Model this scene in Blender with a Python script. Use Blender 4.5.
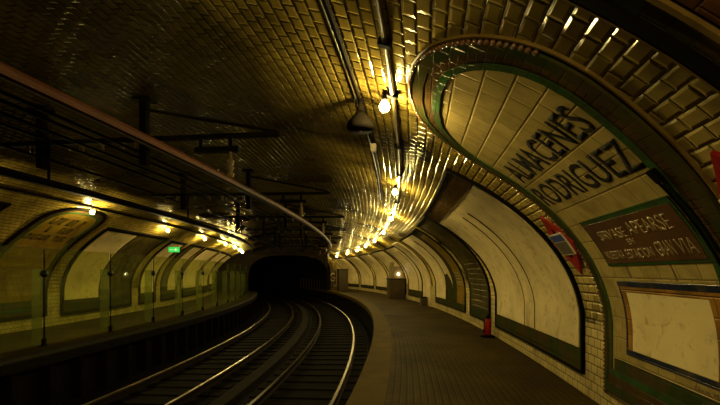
import bpy, bmesh, math, random
from mathutils import Vector, Matrix
random.seed(7)
for o in list(bpy.data.objects): bpy.data.objects.remove(o)
scn = bpy.context.scene
COL = scn.collection

# ------------------------------------------------------------------ camera, world, exposure
CX, CY, R = -73.6, 14.12, 74.04            # centre and radius of the curved platform edge (s = 0)
PHI0 = math.atan2(-CY, -CX)
EYE = 1.5
cam = bpy.data.cameras.new('camera'); camo = bpy.data.objects.new('camera', cam); COL.objects.link(camo)
camo.location = (0, 0, EYE); camo.rotation_euler = (math.radians(90), 0, 0)
cam.sensor_width = 36; cam.lens = 21.0; cam.shift_y = 0.0975; cam.clip_start = 0.02; cam.clip_end = 300
scn.camera = camo
w = bpy.data.worlds.new('world'); scn.world = w; w.use_nodes = True
w.node_tree.nodes['Background'].inputs[0].default_value = (0.9, 0.8, 0.35, 1)
w.node_tree.nodes['Background'].inputs[1].default_value = 0.001
scn.view_settings.view_transform = 'Standard'; scn.view_settings.look = 'None'
scn.view_settings.gamma = 1; scn.view_settings.use_curve_mapping = False
scn.view_settings.exposure = 0.0
BULB_COL = (1.0, 0.78, 0.28); BULB_L = 1100.0

# ------------------------------------------------------------------ coordinates along the curved station
def W(t, s, z):
    p = PHI0 + t / R
    return Vector((CX + (R + s) * math.cos(p), CY + (R + s) * math.sin(p), z))
def frame(t):
    p = PHI0 + t / R
    return p                                # z rotation: local x = towards right wall, local y = along the track
CEN, HA, HB, ZS = -3.1, 5.95, 2.95, 0.9     # vault: centre, half width, rise, springing height
N = 2000
_th = [i * math.pi / 2 / N for i in range(N + 1)]
_al = [0.0]
for i in range(N):
    a, b = _th[i], _th[i + 1]
    _al.append(_al[-1] + math.hypot(HA * (math.cos(b) - math.cos(a)), HB * (math.sin(b) - math.sin(a))))
ARC = ZS + _al[-1]
def vault(side, a, off=0.0):
    """arc length a up from the platform floor on one side, offset inwards -> (s, z)"""
    if a <= ZS: return CEN + side * (HA - off), a
    import bisect
    L = min(a - ZS, _al[-1]); i = min(bisect.bisect_left(_al, L), N)
    th = _th[i]; x, z = HA * math.cos(th), HB * math.sin(th)
    nx, nz = math.cos(th) / HA, math.sin(th) / HB; n = math.hypot(nx, nz); nx /= n; nz /= n
    return CEN + side * (x - off * nx), ZS + z - off * nz
def VP(side, t, a, off=0.0):
    s, z = vault(side, a, off); return W(t, s, z)

# ------------------------------------------------------------------ materials
M = {}
def newmat(name):
    m = bpy.data.materials.new(name); m.use_nodes = True; M[name] = m
    nt = m.node_tree; return m, nt, nt.nodes['Principled BSDF']
def noise_col(nt, c1, c2, scale, lo=.35, hi=.7, detail=6, coord='Object', dist=0.0):
    tc = nt.nodes.new('ShaderNodeTexCoord'); nz = nt.nodes.new('ShaderNodeTexNoise')
    nz.inputs['Scale'].default_value = scale; nz.inputs['Detail'].default_value = detail
    nz.inputs['Distortion'].default_value = dist
    nt.links.new(tc.outputs[coord], nz.inputs['Vector'])
    mr = nt.nodes.new('ShaderNodeMapRange'); mr.inputs[1].default_value = lo; mr.inputs[2].default_value = hi
    nt.links.new(nz.outputs['Fac'], mr.inputs[0])
    mx = nt.nodes.new('ShaderNodeMix'); mx.data_type = 'RGBA'
    nt.links.new(mr.outputs[0], mx.inputs['Factor'])
    for k, c in ((6, c1), (7, c2)):
        if isinstance(c, tuple): mx.inputs[k].default_value = (*c, 1)
        else: nt.links.new(c, mx.inputs[k])
    return mx.outputs[2], mr.outputs[0]
def plain(name, c1, c2=None, rough=.6, metal=0., scale=3., bump=0., spec=.5, lo=.35, hi=.7):
    m, nt, b = newmat(name)
    c2 = c2 or tuple(x * .6 for x in c1)
    c, f = noise_col(nt, c1, c2, scale, lo, hi)
    nt.links.new(c, b.inputs['Base Color'])
    b.inputs['Roughness'].default_value = rough; b.inputs['Metallic'].default_value = metal
    b.inputs['Specular IOR Level'].default_value = spec
    if bump:
        bp = nt.nodes.new('ShaderNodeBump'); bp.inputs['Strength'].default_value = bump; bp.inputs['Distance'].default_value = .01
        nt.links.new(f, bp.inputs['Height']); nt.links.new(bp.outputs[0], b.inputs['Normal'])
    return m
def tiles(name, c1, c2, mortar, bw, bh, rough=.2, msize=.008, smooth=.4, offset=.5, bump=.6, dist=.01,
          dirt=(.05, .035, .012), dscale=.7, dlo=.45, dhi=.75, rough2=.5, wob=.25, spec=.4, gloss=None):
    m, nt, b = newmat(name)
    uv = nt.nodes.new('ShaderNodeUVMap'); uv.uv_map = 'UVMap'
    def brick(ms, sm):
        br = nt.nodes.new('ShaderNodeTexBrick'); br.offset = offset; br.squash = 1
        br.inputs['Scale'].default_value = 1; br.inputs['Brick Width'].default_value = bw
        br.inputs['Row Height'].default_value = bh; br.inputs['Mortar Size'].default_value = ms
        br.inputs['Mortar Smooth'].default_value = sm
        nt.links.new(uv.outputs[0], br.inputs['Vector']); return br
    br = brick(msize * .55, .2)
    br.inputs['Color1'].default_value = (*c1, 1); br.inputs['Color2'].default_value = (*c2, 1); br.inputs['Mortar'].default_value = (*mortar, 1)
    c, f = noise_col(nt, br.outputs['Color'], dirt, dscale, dlo, dhi, 8, dist=.6)
    c, f2 = noise_col(nt, c, tuple(x * .5 for x in c1), 6.0, .5, .85)
    nt.links.new(c, b.inputs['Base Color'])
    mr = nt.nodes.new('ShaderNodeMapRange'); mr.inputs[3].default_value = rough; mr.inputs[4].default_value = rough2
    nt.links.new(f, mr.inputs[0]); nt.links.new(mr.outputs[0], b.inputs['Roughness'])
    b2 = brick(msize * 2.2, 1.0)
    b2.inputs['Color1'].default_value = (1, 1, 1, 1); b2.inputs['Color2'].default_value = (.8, .8, .8, 1); b2.inputs['Mortar'].default_value = (0, 0, 0, 1)
    inv = nt.nodes.new('ShaderNodeMath'); inv.operation = 'SUBTRACT'; inv.inputs[0].default_value = 1
    nt.links.new(b2.outputs['Fac'], inv.inputs[1])
    b.inputs['Specular IOR Level'].default_value = spec
    bp = nt.nodes.new('ShaderNodeBump'); bp.inputs['Strength'].default_value = bump; bp.inputs['Distance'].default_value = dist
    nt.links.new(inv.outputs[0], bp.inputs['Height'])
    tc = nt.nodes.new('ShaderNodeTexCoord'); nz = nt.nodes.new('ShaderNodeTexNoise'); nz.inputs['Scale'].default_value = 7
    nt.links.new(tc.outputs['Object'], nz.inputs['Vector'])
    bp2 = nt.nodes.new('ShaderNodeBump'); bp2.inputs['Strength'].default_value = wob; bp2.inputs['Distance'].default_value = .01
    nt.links.new(nz.outputs['Fac'], bp2.inputs['Height']); nt.links.new(bp.outputs[0], bp2.inputs['Normal'])
    nt.links.new(bp2.outputs[0], b.inputs['Normal'])
    if gloss:                                            # thin dusty glaze: a weak gloss coat over the tile
        b.inputs['Specular IOR Level'].default_value = 0
        gls = nt.nodes.new('ShaderNodeBsdfGlossy'); gls.inputs['Roughness'].default_value = rough; gls.inputs[0].default_value = (1, .94, .75, 1)
        nt.links.new(bp2.outputs[0], gls.inputs['Normal'])
        mixg = nt.nodes.new('ShaderNodeMixShader'); mixg.inputs[0].default_value = gloss
        nt.links.new(b.outputs[0], mixg.inputs[1]); nt.links.new(gls.outputs[0], mixg.inputs[2]); nt.links.new(mixg.outputs[0], nt.nodes['Material Output'].inputs[0])
    return m
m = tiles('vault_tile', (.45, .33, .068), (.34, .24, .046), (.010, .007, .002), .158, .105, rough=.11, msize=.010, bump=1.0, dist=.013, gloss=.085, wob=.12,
      dirt=(.022, .014, .003), dscale=.55, dlo=.45, dhi=.66, rough2=.40)
# train soot above the tracks, its band also painting shade onto the vault, ragged edge
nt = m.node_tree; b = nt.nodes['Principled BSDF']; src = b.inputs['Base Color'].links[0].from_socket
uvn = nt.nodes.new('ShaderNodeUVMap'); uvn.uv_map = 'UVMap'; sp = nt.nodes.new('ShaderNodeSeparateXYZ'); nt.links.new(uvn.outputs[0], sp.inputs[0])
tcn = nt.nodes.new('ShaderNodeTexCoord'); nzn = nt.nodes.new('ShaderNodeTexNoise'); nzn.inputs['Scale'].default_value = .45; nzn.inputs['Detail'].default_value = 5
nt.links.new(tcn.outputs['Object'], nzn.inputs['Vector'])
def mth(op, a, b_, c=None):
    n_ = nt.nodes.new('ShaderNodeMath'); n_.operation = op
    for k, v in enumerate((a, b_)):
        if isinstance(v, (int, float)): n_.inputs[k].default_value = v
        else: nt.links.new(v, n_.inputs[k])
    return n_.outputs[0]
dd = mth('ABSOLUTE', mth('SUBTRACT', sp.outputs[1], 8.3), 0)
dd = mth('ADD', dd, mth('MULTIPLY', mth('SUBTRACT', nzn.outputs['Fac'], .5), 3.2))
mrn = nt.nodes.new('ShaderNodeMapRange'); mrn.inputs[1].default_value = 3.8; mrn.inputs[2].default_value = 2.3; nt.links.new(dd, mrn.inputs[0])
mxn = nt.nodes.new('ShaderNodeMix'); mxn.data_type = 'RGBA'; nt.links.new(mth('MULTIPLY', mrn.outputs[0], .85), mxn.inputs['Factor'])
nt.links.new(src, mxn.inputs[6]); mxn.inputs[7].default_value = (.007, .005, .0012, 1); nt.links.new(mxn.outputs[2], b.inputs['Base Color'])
# paler lower courses on the right, lightened further to paint in bulb light
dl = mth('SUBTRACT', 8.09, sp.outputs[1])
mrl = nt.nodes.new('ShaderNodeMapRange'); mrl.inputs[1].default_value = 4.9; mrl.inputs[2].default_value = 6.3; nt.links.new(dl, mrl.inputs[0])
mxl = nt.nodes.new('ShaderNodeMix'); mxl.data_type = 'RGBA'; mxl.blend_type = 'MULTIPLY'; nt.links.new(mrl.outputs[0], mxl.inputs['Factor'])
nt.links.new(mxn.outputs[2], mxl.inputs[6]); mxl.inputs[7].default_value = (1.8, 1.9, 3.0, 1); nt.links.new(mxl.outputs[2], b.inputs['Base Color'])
tiles('wall_tile', (.50, .40, .17), (.42, .33, .13), (.05, .035, .012), .158, .105, rough=0.15, msize=.009, dirt=(.14, .09, .03), dscale=1.5, dlo=.5, dhi=.85, gloss=0.05)
tiles('field_tile', (.34, .26, .09), (.28, .215, .07), (.12, .08, .03), .24, .21, rough=0.25, msize=.006, dirt=(.16, .11, .04), dscale=2.5, dlo=.5, dhi=.85, bump=.4, gloss=0.035)
tiles('blue_tile', (.015, .022, .05), (.012, .016, .038), (.02, .02, .02), .10, .06, rough=0.2, msize=.003, dirt=(.08, .06, .03), dscale=3, gloss=0.03)
tiles('ochre_tile', (.30, .15, .03), (.24, .11, .02), (.07, .04, .01), .15, .15, rough=0.3, msize=.005, dirt=(.1, .06, .02), dscale=2, gloss=0.02)
tiles('green_tile', (.032, .045, .012), (.024, .035, .009), (.012, .014, .006), .2, .12, rough=0.15, msize=.003, dirt=(.06, .035, .012), dscale=2, dlo=.4, dhi=.7, bump=.25, gloss=0.03)
tiles('leaf_tile', (.03, .075, .02), (.024, .058, .015), (.012, .02, .008), .15, .1, rough=0.15, msize=.003, dirt=(.04, .04, .015), dscale=3, bump=.25, gloss=0.03)
tiles('bronze_tile', (.08, .048, .014), (.055, .032, .009), (.02, .012, .005), .12, .06, rough=0.12, msize=.003, dirt=(.03, .02, .01), dscale=3, bump=.35, gloss=0.05)
tiles('brown_tile', (.16, .065, .022), (.12, .05, .016), (.04, .02, .008), .15, .15, rough=0.2, msize=.004, dirt=(.06, .03, .012), dscale=3, dlo=.45, dhi=.8, gloss=0.03)
tiles('olive_tile', (.075, .06, .018), (.055, .045, .012), (.015, .012, .005), .2, .15, rough=0.12, msize=.005, dirt=(.03, .02, .006), dscale=1.5, rough2=.25, gloss=0.05)
tiles('yellow_tile', (.20, .135, .012), (.155, .10, .009), (.06, .04, .01), .15, .15, rough=0.25, msize=.005, dirt=(.12, .07, .02), dscale=3, gloss=0.02)
tiles('platform_paving', (.062, .040, .002), (.048, .031, .0015), (.014, .009, .001), .10, .085, rough=.7, spec=.04, msize=.010, offset=0, dirt=(.016, .010, .002), dscale=.8, dlo=.35, dhi=.75, rough2=.75, bump=.5)
plain('platform_kerb', (.080, .052, .005), (.055, .036, .003), rough=.8, spec=.05, scale=2)
plain('plaster', (.62, .50, .24), (.36, .28, .12), rough=.55, scale=1.6, bump=.08, lo=.45, hi=.85)
for nm_ in ('plaster',):
    nt = M[nm_].node_tree; b = nt.nodes['Principled BSDF']; src = b.inputs['Base Color'].links[0].from_socket
    c_, f_ = noise_col(nt, src, (.24, .16, .05), 9.0, .56, .80, 10, dist=.8)
    c_, f_ = noise_col(nt, c_, (.30, .21, .08), 2.6, .58, .78, 8, dist=1.5)
    nt.links.new(c_, b.inputs['Base Color']); b.inputs['Specular IOR Level'].default_value = .2
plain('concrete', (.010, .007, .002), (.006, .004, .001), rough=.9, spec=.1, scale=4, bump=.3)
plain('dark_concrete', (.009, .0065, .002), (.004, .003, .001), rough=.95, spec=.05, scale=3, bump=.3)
plain('tunnel_black', (.006, .005, .003), (.003, .003, .002), rough=1, spec=.1)
plain('end_render', (.018, .012, .0035), (.009, .006, .002), spec=.1, rough=.8, scale=1.5)
plain('rail_steel', (.20, .15, .065), (.10, .07, .028), rough=.38, metal=1, scale=4)
plain('rail_rust', (.015, .009, .003), spec=.1, rough=.8, scale=8)
plain('rust_bar', (.07, .019, .003), (.045, .013, .003), spec=.2, rough=.5, scale=3)
plain('black_iron', (.004, .003, .0015), spec=.02, rough=.8, scale=5)
plain('dark_paint', (.012, .009, .004), rough=.75, scale=5, spec=.03)
plain('conduit', (.16, .12, .05), (.09, .065, .025), rough=.4, metal=.3, scale=6)
plain('sleeper', (.006, .004, .001), spec=.05, rough=.9, scale=6)
plain('red_paint', (.27, .008, .006), (.17, .006, .005), rough=.4, spec=.2, scale=4)
plain('blue_enamel', (.03, .06, .28), rough=.3)
plain('white_enamel', (.55, .48, .3), (.4, .33, .2), rough=.35, scale=6)
plain('grey_enamel', (.12, .10, .07), (.05, .04, .03), rough=.35, scale=14)
plain('letter_black', (.010, .008, .004), rough=.7, spec=.05)
plain('letter_cream', (.28, .20, .08), rough=.4)
plain('letter_brown', (.13, .075, .025), rough=.5)
plain('insulator', (.09, .06, .02), rough=.4, spec=.1)
plain('bead', (.16, .075, .035), (.10, .05, .02), rough=.12, scale=9)
plain('gold_trim', (.16, .10, .025), (.10, .06, .015), rough=.25, scale=5)
plain('kiosk_brown', (.055, .035, .012), rough=.35, scale=2)
plain('kiosk_pale', (.30, .24, .12), (.2, .15, .07), rough=.25, scale=3)
plain('clamp', (.012, .010, .006), rough=.3, metal=.5)
plain('plaque_brown', (.085, .033, .007), (.045, .016, .004), rough=.4, scale=3)
plain('poster_yellow', (.45, .30, .03), rough=.4)
def emis(name, col, s):
    m, nt, b = newmat(name); b.inputs['Base Color'].default_value = (*col, 1)
    b.inputs['Emission Color'].default_value = (*col, 1); b.inputs['Emission Strength'].default_value = s
emis('bulb_glow', BULB_COL, BULB_L)
emis('kiosk_reflection', (1, .85, .55), 40)
emis('exit_green', (.02, .75, .18), .35)
emis('exit_white', (.8, .9, .6), .5)
m, nt, b = newmat('glass')
nt.nodes.remove(b); out = nt.nodes['Material Output']
tr = nt.nodes.new('ShaderNodeBsdfTransparent'); tr.inputs[0].default_value = (.88, .93, .62, 1)
gl = nt.nodes.new('ShaderNodeBsdfGlossy'); gl.inputs['Roughness'].default_value = .03; gl.inputs[0].default_value = (.8, .9, .7, 1)
df = nt.nodes.new('ShaderNodeBsdfDiffuse'); df.inputs[0].default_value = (.30, .32, .12, 1)
lw = nt.nodes.new('ShaderNodeLayerWeight'); lw.inputs[0].default_value = .5
pw = nt.nodes.new('ShaderNodeMath'); pw.operation = 'POWER'; pw.inputs[1].default_value = 5; nt.links.new(lw.outputs['Facing'], pw.inputs[0])
fr = nt.nodes.new('ShaderNodeMath'); fr.operation = 'MULTIPLY_ADD'; fr.inputs[1].default_value = .7; fr.inputs[2].default_value = .03; nt.links.new(pw.outputs[0], fr.inputs[0])
mx = nt.nodes.new('ShaderNodeMixShader'); mx0 = nt.nodes.new('ShaderNodeMixShader'); mx0.inputs[0].default_value = .10
nt.links.new(tr.outputs[0], mx0.inputs[1]); nt.links.new(df.outputs[0], mx0.inputs[2])
nt.links.new(fr.outputs[0], mx.inputs[0]); nt.links.new(mx0.outputs[0], mx.inputs[1]); nt.links.new(gl.outputs[0], mx.inputs[2])
nt.links.new(mx.outputs[0], out.inputs[0])
m, nt, b = newmat('frosted_glass'); nt.nodes.remove(b); out = nt.nodes['Material Output']
tr = nt.nodes.new('ShaderNodeBsdfTransparent'); tr.inputs[0].default_value = (.75, .8, .55, 1)
df = nt.nodes.new('ShaderNodeBsdfDiffuse'); df.inputs[0].default_value = (.42, .44, .22, 1)
mx = nt.nodes.new('ShaderNodeMixShader'); mx.inputs[0].default_value = .18
nt.links.new(tr.outputs[0], mx.inputs[1]); nt.links.new(df.outputs[0], mx.inputs[2]); nt.links.new(mx.outputs[0], out.inputs[0])

# ------------------------------------------------------------------ object helpers
def link(name, me, mat=None, parent=None):
    o = bpy.data.objects.new(name, me); COL.objects.link(o)
    if mat and me is not None: me.materials.append(M[mat])
    if parent is not None:
        o.parent = parent; o.matrix_parent_inverse = parent.matrix_world.inverted() if False else parent_inv(parent)
    return o
def parent_inv(p):
    m = Matrix.LocRotScale(p.location, p.rotation_euler, p.scale)
    if p.parent is not None: m = Matrix.LocRotScale(p.parent.location, p.parent.rotation_euler, p.parent.scale) @ m if False else m
    return m.inverted()
def finish(name, bm, mat, parent=None, smooth=False, recalc=True):
    if recalc: bmesh.ops.recalc_face_normals(bm, faces=bm.faces[:])
    me = bpy.data.meshes.new(name); bm.to_mesh(me); bm.free()
    if smooth:
        for p in me.polygons: p.use_smooth = True
    return link(name, me, mat, parent)
def tag(o, label=None, cat=None, group=None, kind=None):
    if label: o['label'] = label
    if cat: o['category'] = cat
    if group: o['group'] = group
    if kind: o['kind'] = kind
    return o
def thing(name, label, cat, loc, rz=0., group=None):
    o = bpy.data.objects.new(name, None); COL.objects.link(o); o.location = loc; o.rotation_euler = (0, 0, rz)
    o.empty_display_size = .1
    return tag(o, label, cat, group)
def local(name, bm, mat, parent, smooth=False):
    """mesh whose vertices are in the parent's local space"""
    bmesh.ops.recalc_face_normals(bm, faces=bm.faces[:])
    me = bpy.data.meshes.new(name); bm.to_mesh(me); bm.free()
    if smooth:
        for p in me.polygons: p.use_smooth = True
    me.materials.append(M[mat]); o = bpy.data.objects.new(name, me); COL.objects.link(o); o.parent = parent
    return o
def sweep(bm, prof, t0, t1, dt=.5, vs=None, closed=True, caps=True):
    n = max(1, int(round((t1 - t0) / dt))); uvl = bm.loops.layers.uv.get('UVMap') or bm.loops.layers.uv.new('UVMap')
    if vs is None:
        vs = [0.]
        for i in range(1, len(prof)): vs.append(vs[-1] + math.hypot(prof[i][0] - prof[i-1][0], prof[i][1] - prof[i-1][1]))
    rings = []
    for k in range(n + 1):
        t = t0 + (t1 - t0) * k / n
        rings.append((t, [bm.verts.new(W(t, s, z)) for s, z in prof]))
    m = len(prof)
    for k in range(n):
        ta, ra = rings[k]; tb, rb = rings[k + 1]
        for i in range(m if closed else m - 1):
            j = (i + 1) % m; f = bm.faces.new((ra[i], ra[j], rb[j], rb[i]))
            vj = vs[j] if j else vs[i] + math.hypot(prof[0][0] - prof[-1][0], prof[0][1] - prof[-1][1])
            for l, uv in zip(f.loops, ((ta, vs[i]), (ta, vj), (tb, vj), (tb, vs[i]))): l[uvl].uv = uv
    if closed and caps:
        for _, r in (rings[0], rings[-1]):
            f = bm.faces.new(r)
    return bm
def circ(s, z, r, n=8): return [(s + r * math.cos(2 * math.pi * i / n), z + r * math.sin(2 * math.pi * i / n)) for i in range(n)]
def rect(s0, s1, z0, z1): return [(s0, z0), (s1, z0), (s1, z1), (s0, z1)]
def swept(name, prof, t0, t1, mat, parent=None, dt=.5, smooth=False, **k):
    bm = bmesh.new(); sweep(bm, prof, t0, t1, dt, **k); return finish(name, bm, mat, parent, smooth)
def box(bm, x0, x1, y0, y1, z0, z1, mt=None, bev=0.):
    r = bmesh.ops.create_cube(bm, size=1)
    for v in r['verts']:
        v.co = Vector((x0 + (v.co.x + .5) * (x1 - x0), y0 + (v.co.y + .5) * (y1 - y0), z0 + (v.co.z + .5) * (z1 - z0)))
    vs = r['verts']
    if bev:
        es = list({e for v in vs for e in v.link_edges}); rr = bmesh.ops.bevel(bm, geom=es, offset=bev, segments=2, affect='EDGES')
        vs = list({v for f in rr['faces'] for v in f.verts} | {v for v in vs if v.is_valid})
    if mt is not None:
        for v in vs: v.co = mt @ v.co
    return vs
def tube(bm, pts, r, n=8):
    pts = [Vector(p) for p in pts]; rings = []
    for i, p in enumerate(pts):
        d = (pts[min(i + 1, len(pts) - 1)] - pts[max(i - 1, 0)]).normalized()
        u = d.cross(Vector((0, 0, 1))); u = u.normalized() if u.length > .05 else Vector((1, 0, 0)); v = d.cross(u).normalized()
        rr = r[i] if isinstance(r, (list, tuple)) else r
        rings.append([bm.verts.new(p + rr * (math.cos(2 * math.pi * k / n) * u + math.sin(2 * math.pi * k / n) * v)) for k in range(n)])
    for a, b in zip(rings, rings[1:]):
        for k in range(n): bm.faces.new((a[k], a[(k + 1) % n], b[(k + 1) % n], b[k]))
    bm.faces.new(rings[0]); bm.faces.new(rings[-1])
def lathe(bm, prof, n=16, c=(0, 0, 0)):
    rings = []
    for r, z in prof:
        rings.append([bm.verts.new((c[0] + max(r, .0005) * math.cos(2 * math.pi * k / n), c[1] + max(r, .0005) * math.sin(2 * math.pi * k / n), c[2] + z)) for k in range(n)])
    for a, b in zip(rings, rings[1:]):
        for k in range(n): bm.faces.new((a[k], a[(k + 1) % n], b[(k + 1) % n], b[k]))
    bm.faces.new(rings[0]); bm.faces.new(rings[-1])
def copy_tree(o, parent=None):
    c = o.copy(); COL.objects.link(c)
    if parent is not None: c.parent = parent
    for ch in [x for x in CH.get(o.name, [])]: copy_tree(ch, c)
    return c
CH = {}
def children_index():
    CH.clear()
    for o in bpy.data.objects:
        if o.parent is not None: CH.setdefault(o.parent.name, []).append(o)

# ------------------------------------------------------------------ setting: vault, walls, platforms, track bed, end
TA, TB = -7.0, 47.0
NA = 150
arcs = [(1, ZS + (ARC - ZS) * i / NA) for i in range(NA + 1)] + [(-1, ZS + (ARC - ZS) * (1 - i / NA)) for i in range(1, NA + 1)]
inner = [vault(sd, a) for sd, a in arcs]; outer = [vault(sd, a, -.3) for sd, a in arcs]
vv = [a if sd > 0 else 2 * ARC - a for sd, a in arcs]
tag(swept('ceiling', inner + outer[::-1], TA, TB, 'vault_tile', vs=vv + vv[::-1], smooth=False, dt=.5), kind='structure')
for o in bpy.data.objects:
    if o.name == 'ceiling':
        for p in o.data.polygons: p.use_smooth = True
        o.data.set_sharp_from_angle(angle=math.radians(40)) if hasattr(o.data, 'set_sharp_from_angle') else None
for sd, nm in ((1, 'right'), (-1, 'left')):
    x0 = CEN + sd * HA; x1 = CEN + sd * (HA + .3)
    pr = [(x0, -.0), (x0, ZS), (x1, ZS), (x1, -.0)]
    tag(swept('wall_' + nm, pr, TA, TB, 'wall_tile', vs=[0, ZS, ZS + .3, 0]), kind='structure')
def flat_uv(o):
    me = o.data; uvl = me.uv_layers.get('UVMap') or me.uv_layers.new(name='UVMap')
    for lp in me.loops:
        co = me.vertices[lp.vertex_index].co; d = Vector((co.x - CX, co.y - CY))
        uvl.data[lp.index].uv = ((math.atan2(d.y, d.x) - PHI0) * R, d.length - R)
EL = -5.9
o = swept('floor_platform_right', rect(.42, 3.1, -.12, 0), TA, TB, 'platform_paving'); flat_uv(o); tag(o, kind='structure')
tag(swept('trim_platform_edge_right', [(0, 0), (.42, 0), (.42, -.12), (.42, -.2), (0, -.2), (-.02, -.02)], TA, TB, 'platform_kerb'), kind='structure')
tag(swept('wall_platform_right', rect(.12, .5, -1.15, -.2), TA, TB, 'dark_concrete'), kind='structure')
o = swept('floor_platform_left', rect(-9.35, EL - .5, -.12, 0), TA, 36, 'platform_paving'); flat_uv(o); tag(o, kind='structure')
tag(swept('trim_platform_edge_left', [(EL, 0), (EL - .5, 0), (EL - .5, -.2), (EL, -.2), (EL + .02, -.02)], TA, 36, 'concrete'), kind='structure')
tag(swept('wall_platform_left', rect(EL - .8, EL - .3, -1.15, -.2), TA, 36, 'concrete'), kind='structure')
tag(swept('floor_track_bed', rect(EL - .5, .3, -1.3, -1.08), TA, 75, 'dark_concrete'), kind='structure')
# raised strip between the tracks
tag(swept('trim_cable_trough', rect(-3.02, -2.72, -1.08, -.98), TA, 60, 'concrete'), kind='structure')

# end wall with the arched tunnel mouth, then the tunnel
TE = 36.0; SP = .05
bm = bmesh.new()
def portal_pts(n=40):
    c, hw, zs, rise = -3.2, 3.3, .9, 2.05
    pts = [(c + hw, -1.2)] + [(c + hw * math.copysign(abs(math.cos(math.pi * i / n)) ** .7, math.cos(math.pi * i / n)), zs + rise * math.sin(math.pi * i / n) ** .7) for i in range(n + 1)] + [(c - hw, -1.2)]
    return pts
pp = portal_pts()
n = len(pp)
# matching points on the outer boundary
def outer_pt(i):
    if i == 0: return (SP, -1.2)
    if i == n - 1: return (CEN - HA, -1.2)
    k = (i - 1) / (n - 3)
    s = SP + (CEN - HA - SP) * k
    q = max(0, 1 - ((s - CEN) / HA) ** 2)
    return (s, ZS + HB * math.sqrt(q))
uvl = bm.loops.layers.uv.new('UVMap')
for tt in (TE,):
    a = [bm.verts.new(W(tt, *p)) for p in pp]; b = [bm.verts.new(W(tt, *outer_pt(i))) for i in range(n)]
    a2 = [bm.verts.new(W(tt + .4, *p)) for p in pp]; b2 = [bm.verts.new(W(tt + .4, *outer_pt(i))) for i in range(n)]
    for i in range(n - 1):
        bm.faces.new((a[i], a[i + 1], b[i + 1], b[i])); bm.faces.new((a2[i], b2[i], b2[i + 1], a2[i + 1]))
        bm.faces.new((a[i], a2[i], a2[i + 1], a[i + 1])); bm.faces.new((b[i], b[i + 1], b2[i + 1], b2[i]))
    for i in (0, n - 1): bm.faces.new((a[i], b[i], b2[i], a2[i]))
tag(finish('wall_tunnel_mouth', bm, 'end_render'), kind='structure')
bm = bmesh.new(); po = [(s + (.3 if s > -3.2 else -.3), z + (.3 if z > 0 else 0)) for s, z in pp]
sweep(bm, pp + po[::-1], TE + .4, 75, 1.0); tag(finish('wall_tunnel', bm, 'tunnel_black'), kind='structure')
tag(swept('wall_tunnel_end', rect(-6.8, .4, -1.3, 3.3), 75, 75.3, 'tunnel_black'), kind='structure')
tag(swept('wall_platform_partition', rect(.1, .3, -.0, 3.32), TE + .4, TB, 'wall_tile'), kind='structure')
tag(swept('trim_tunnel_cornice', rect(-8.2, 0, 3.02, 3.12), TE - .1, TE, 'dark_paint'), kind='structure')
bm = bmesh.new(); prof = [(SP + .3, 0)] + [(SP + .3 + (2.85 - SP - .3) * i / 20, 0) for i in range(1, 20)]
s0, s1 = .3, 2.85
prof = [(s0, 0), (s1, 0)] + [(s1 - (s1 - s0) * i / 16, ZS + HB * math.sqrt(max(0, 1 - ((s1 - (s1 - s0) * i / 16 - CEN) / HA) ** 2))) for i in range(17)]
sweep(bm, prof, TB - .3, TB, 1); tag(finish('wall_end', bm, 'plaster'), kind='structure')
bm = bmesh.new(); prof = [(CEN + HA * math.cos(math.pi * i / 40), ZS + HB * math.sin(math.pi * i / 40)) for i in range(41)] + [(CEN - HA, -1.2), (CEN + HA, -1.2)]
sweep(bm, prof, TA - .3, TA, 1); tag(finish('wall_back', bm, 'wall_tile'), kind='structure')

# ------------------------------------------------------------------ advertising panels on the vault
UVN = 'UVMap'
def ladder(tL, tR, a0, a1, rc=0., ins=0., n=48, cap=0., farw=1.):
    """rows (a, tNear, tFar) of a panel outline, rounded at the top by radius rc (and cap); near = small t"""
    rows = []
    for i in range(n + 1):
        k = i / n; k = k ** .8 if rc else k
        a = (a0 + ins) + (a1 - a0 - 2 * ins) * k
        near, far = tR(a) + ins, tL(a) - ins * (farw if ins > 0 else 1)
        top = a1 - ins; r = max(rc - ins, 0.0)
        if r > 0 and a > top - r:
            y = (a - (top - r)) / r; y = min(y, 1.0)
            dx = min(r * cap if cap else r, (far - near) / 2 - .02) * (1 - math.sqrt(max(0, 1 - y * y)))
            near += dx; far -= dx
        rows.append((a, near, far))
    return rows
def rows_to_path(rows):
    return [(a, nr) for a, nr, fr in rows] + [(a, fr) for a, nr, fr in reversed(rows)]
def patch(name, side, rows, o0, o1, mat, parent, nt=10):
    bm = bmesh.new(); uvl = bm.loops.layers.uv.new(UVN); G = []; uvs = {}
    for a, nr, fr in rows:
        row = []
        for j in range(nt + 1):
            t = nr + (fr - nr) * j / nt; v = bm.verts.new(VP(side, t, a, o1)); uvs[v] = (t, a); row.append(v)
        G.append(row)
    B = []
    for a, nr, fr in rows:
        B.append((bm.verts.new(VP(side, nr, a, o0)), bm.verts.new(VP(side, fr, a, o0))))
        uvs[B[-1][0]] = (nr, a); uvs[B[-1][1]] = (fr, a)
    bm_f = []
    for i in range(len(G) - 1):
        for j in range(nt): bm_f.append(bm.faces.new((G[i][j], G[i][j+1], G[i+1][j+1], G[i+1][j])))
        bm_f.append(bm.faces.new((B[i][0], G[i][0], G[i+1][0], B[i+1][0]))); bm_f.append(bm.faces.new((G[i][-1], B[i][1], B[i+1][1], G[i+1][-1])))
        bm_f.append(bm.faces.new((B[i][0], B[i+1][0], B[i+1][1], B[i][1])))
    bm_f.append(bm.faces.new([B[0][0], B[0][1]] + G[0][::-1])); bm_f.append(bm.faces.new([B[-1][1], B[-1][0]] + G[-1]))
    for f in bm_f:
        for l in f.loops: l[uvl].uv = uvs[l.vert]
    return finish(name, bm, mat, parent)
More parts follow.
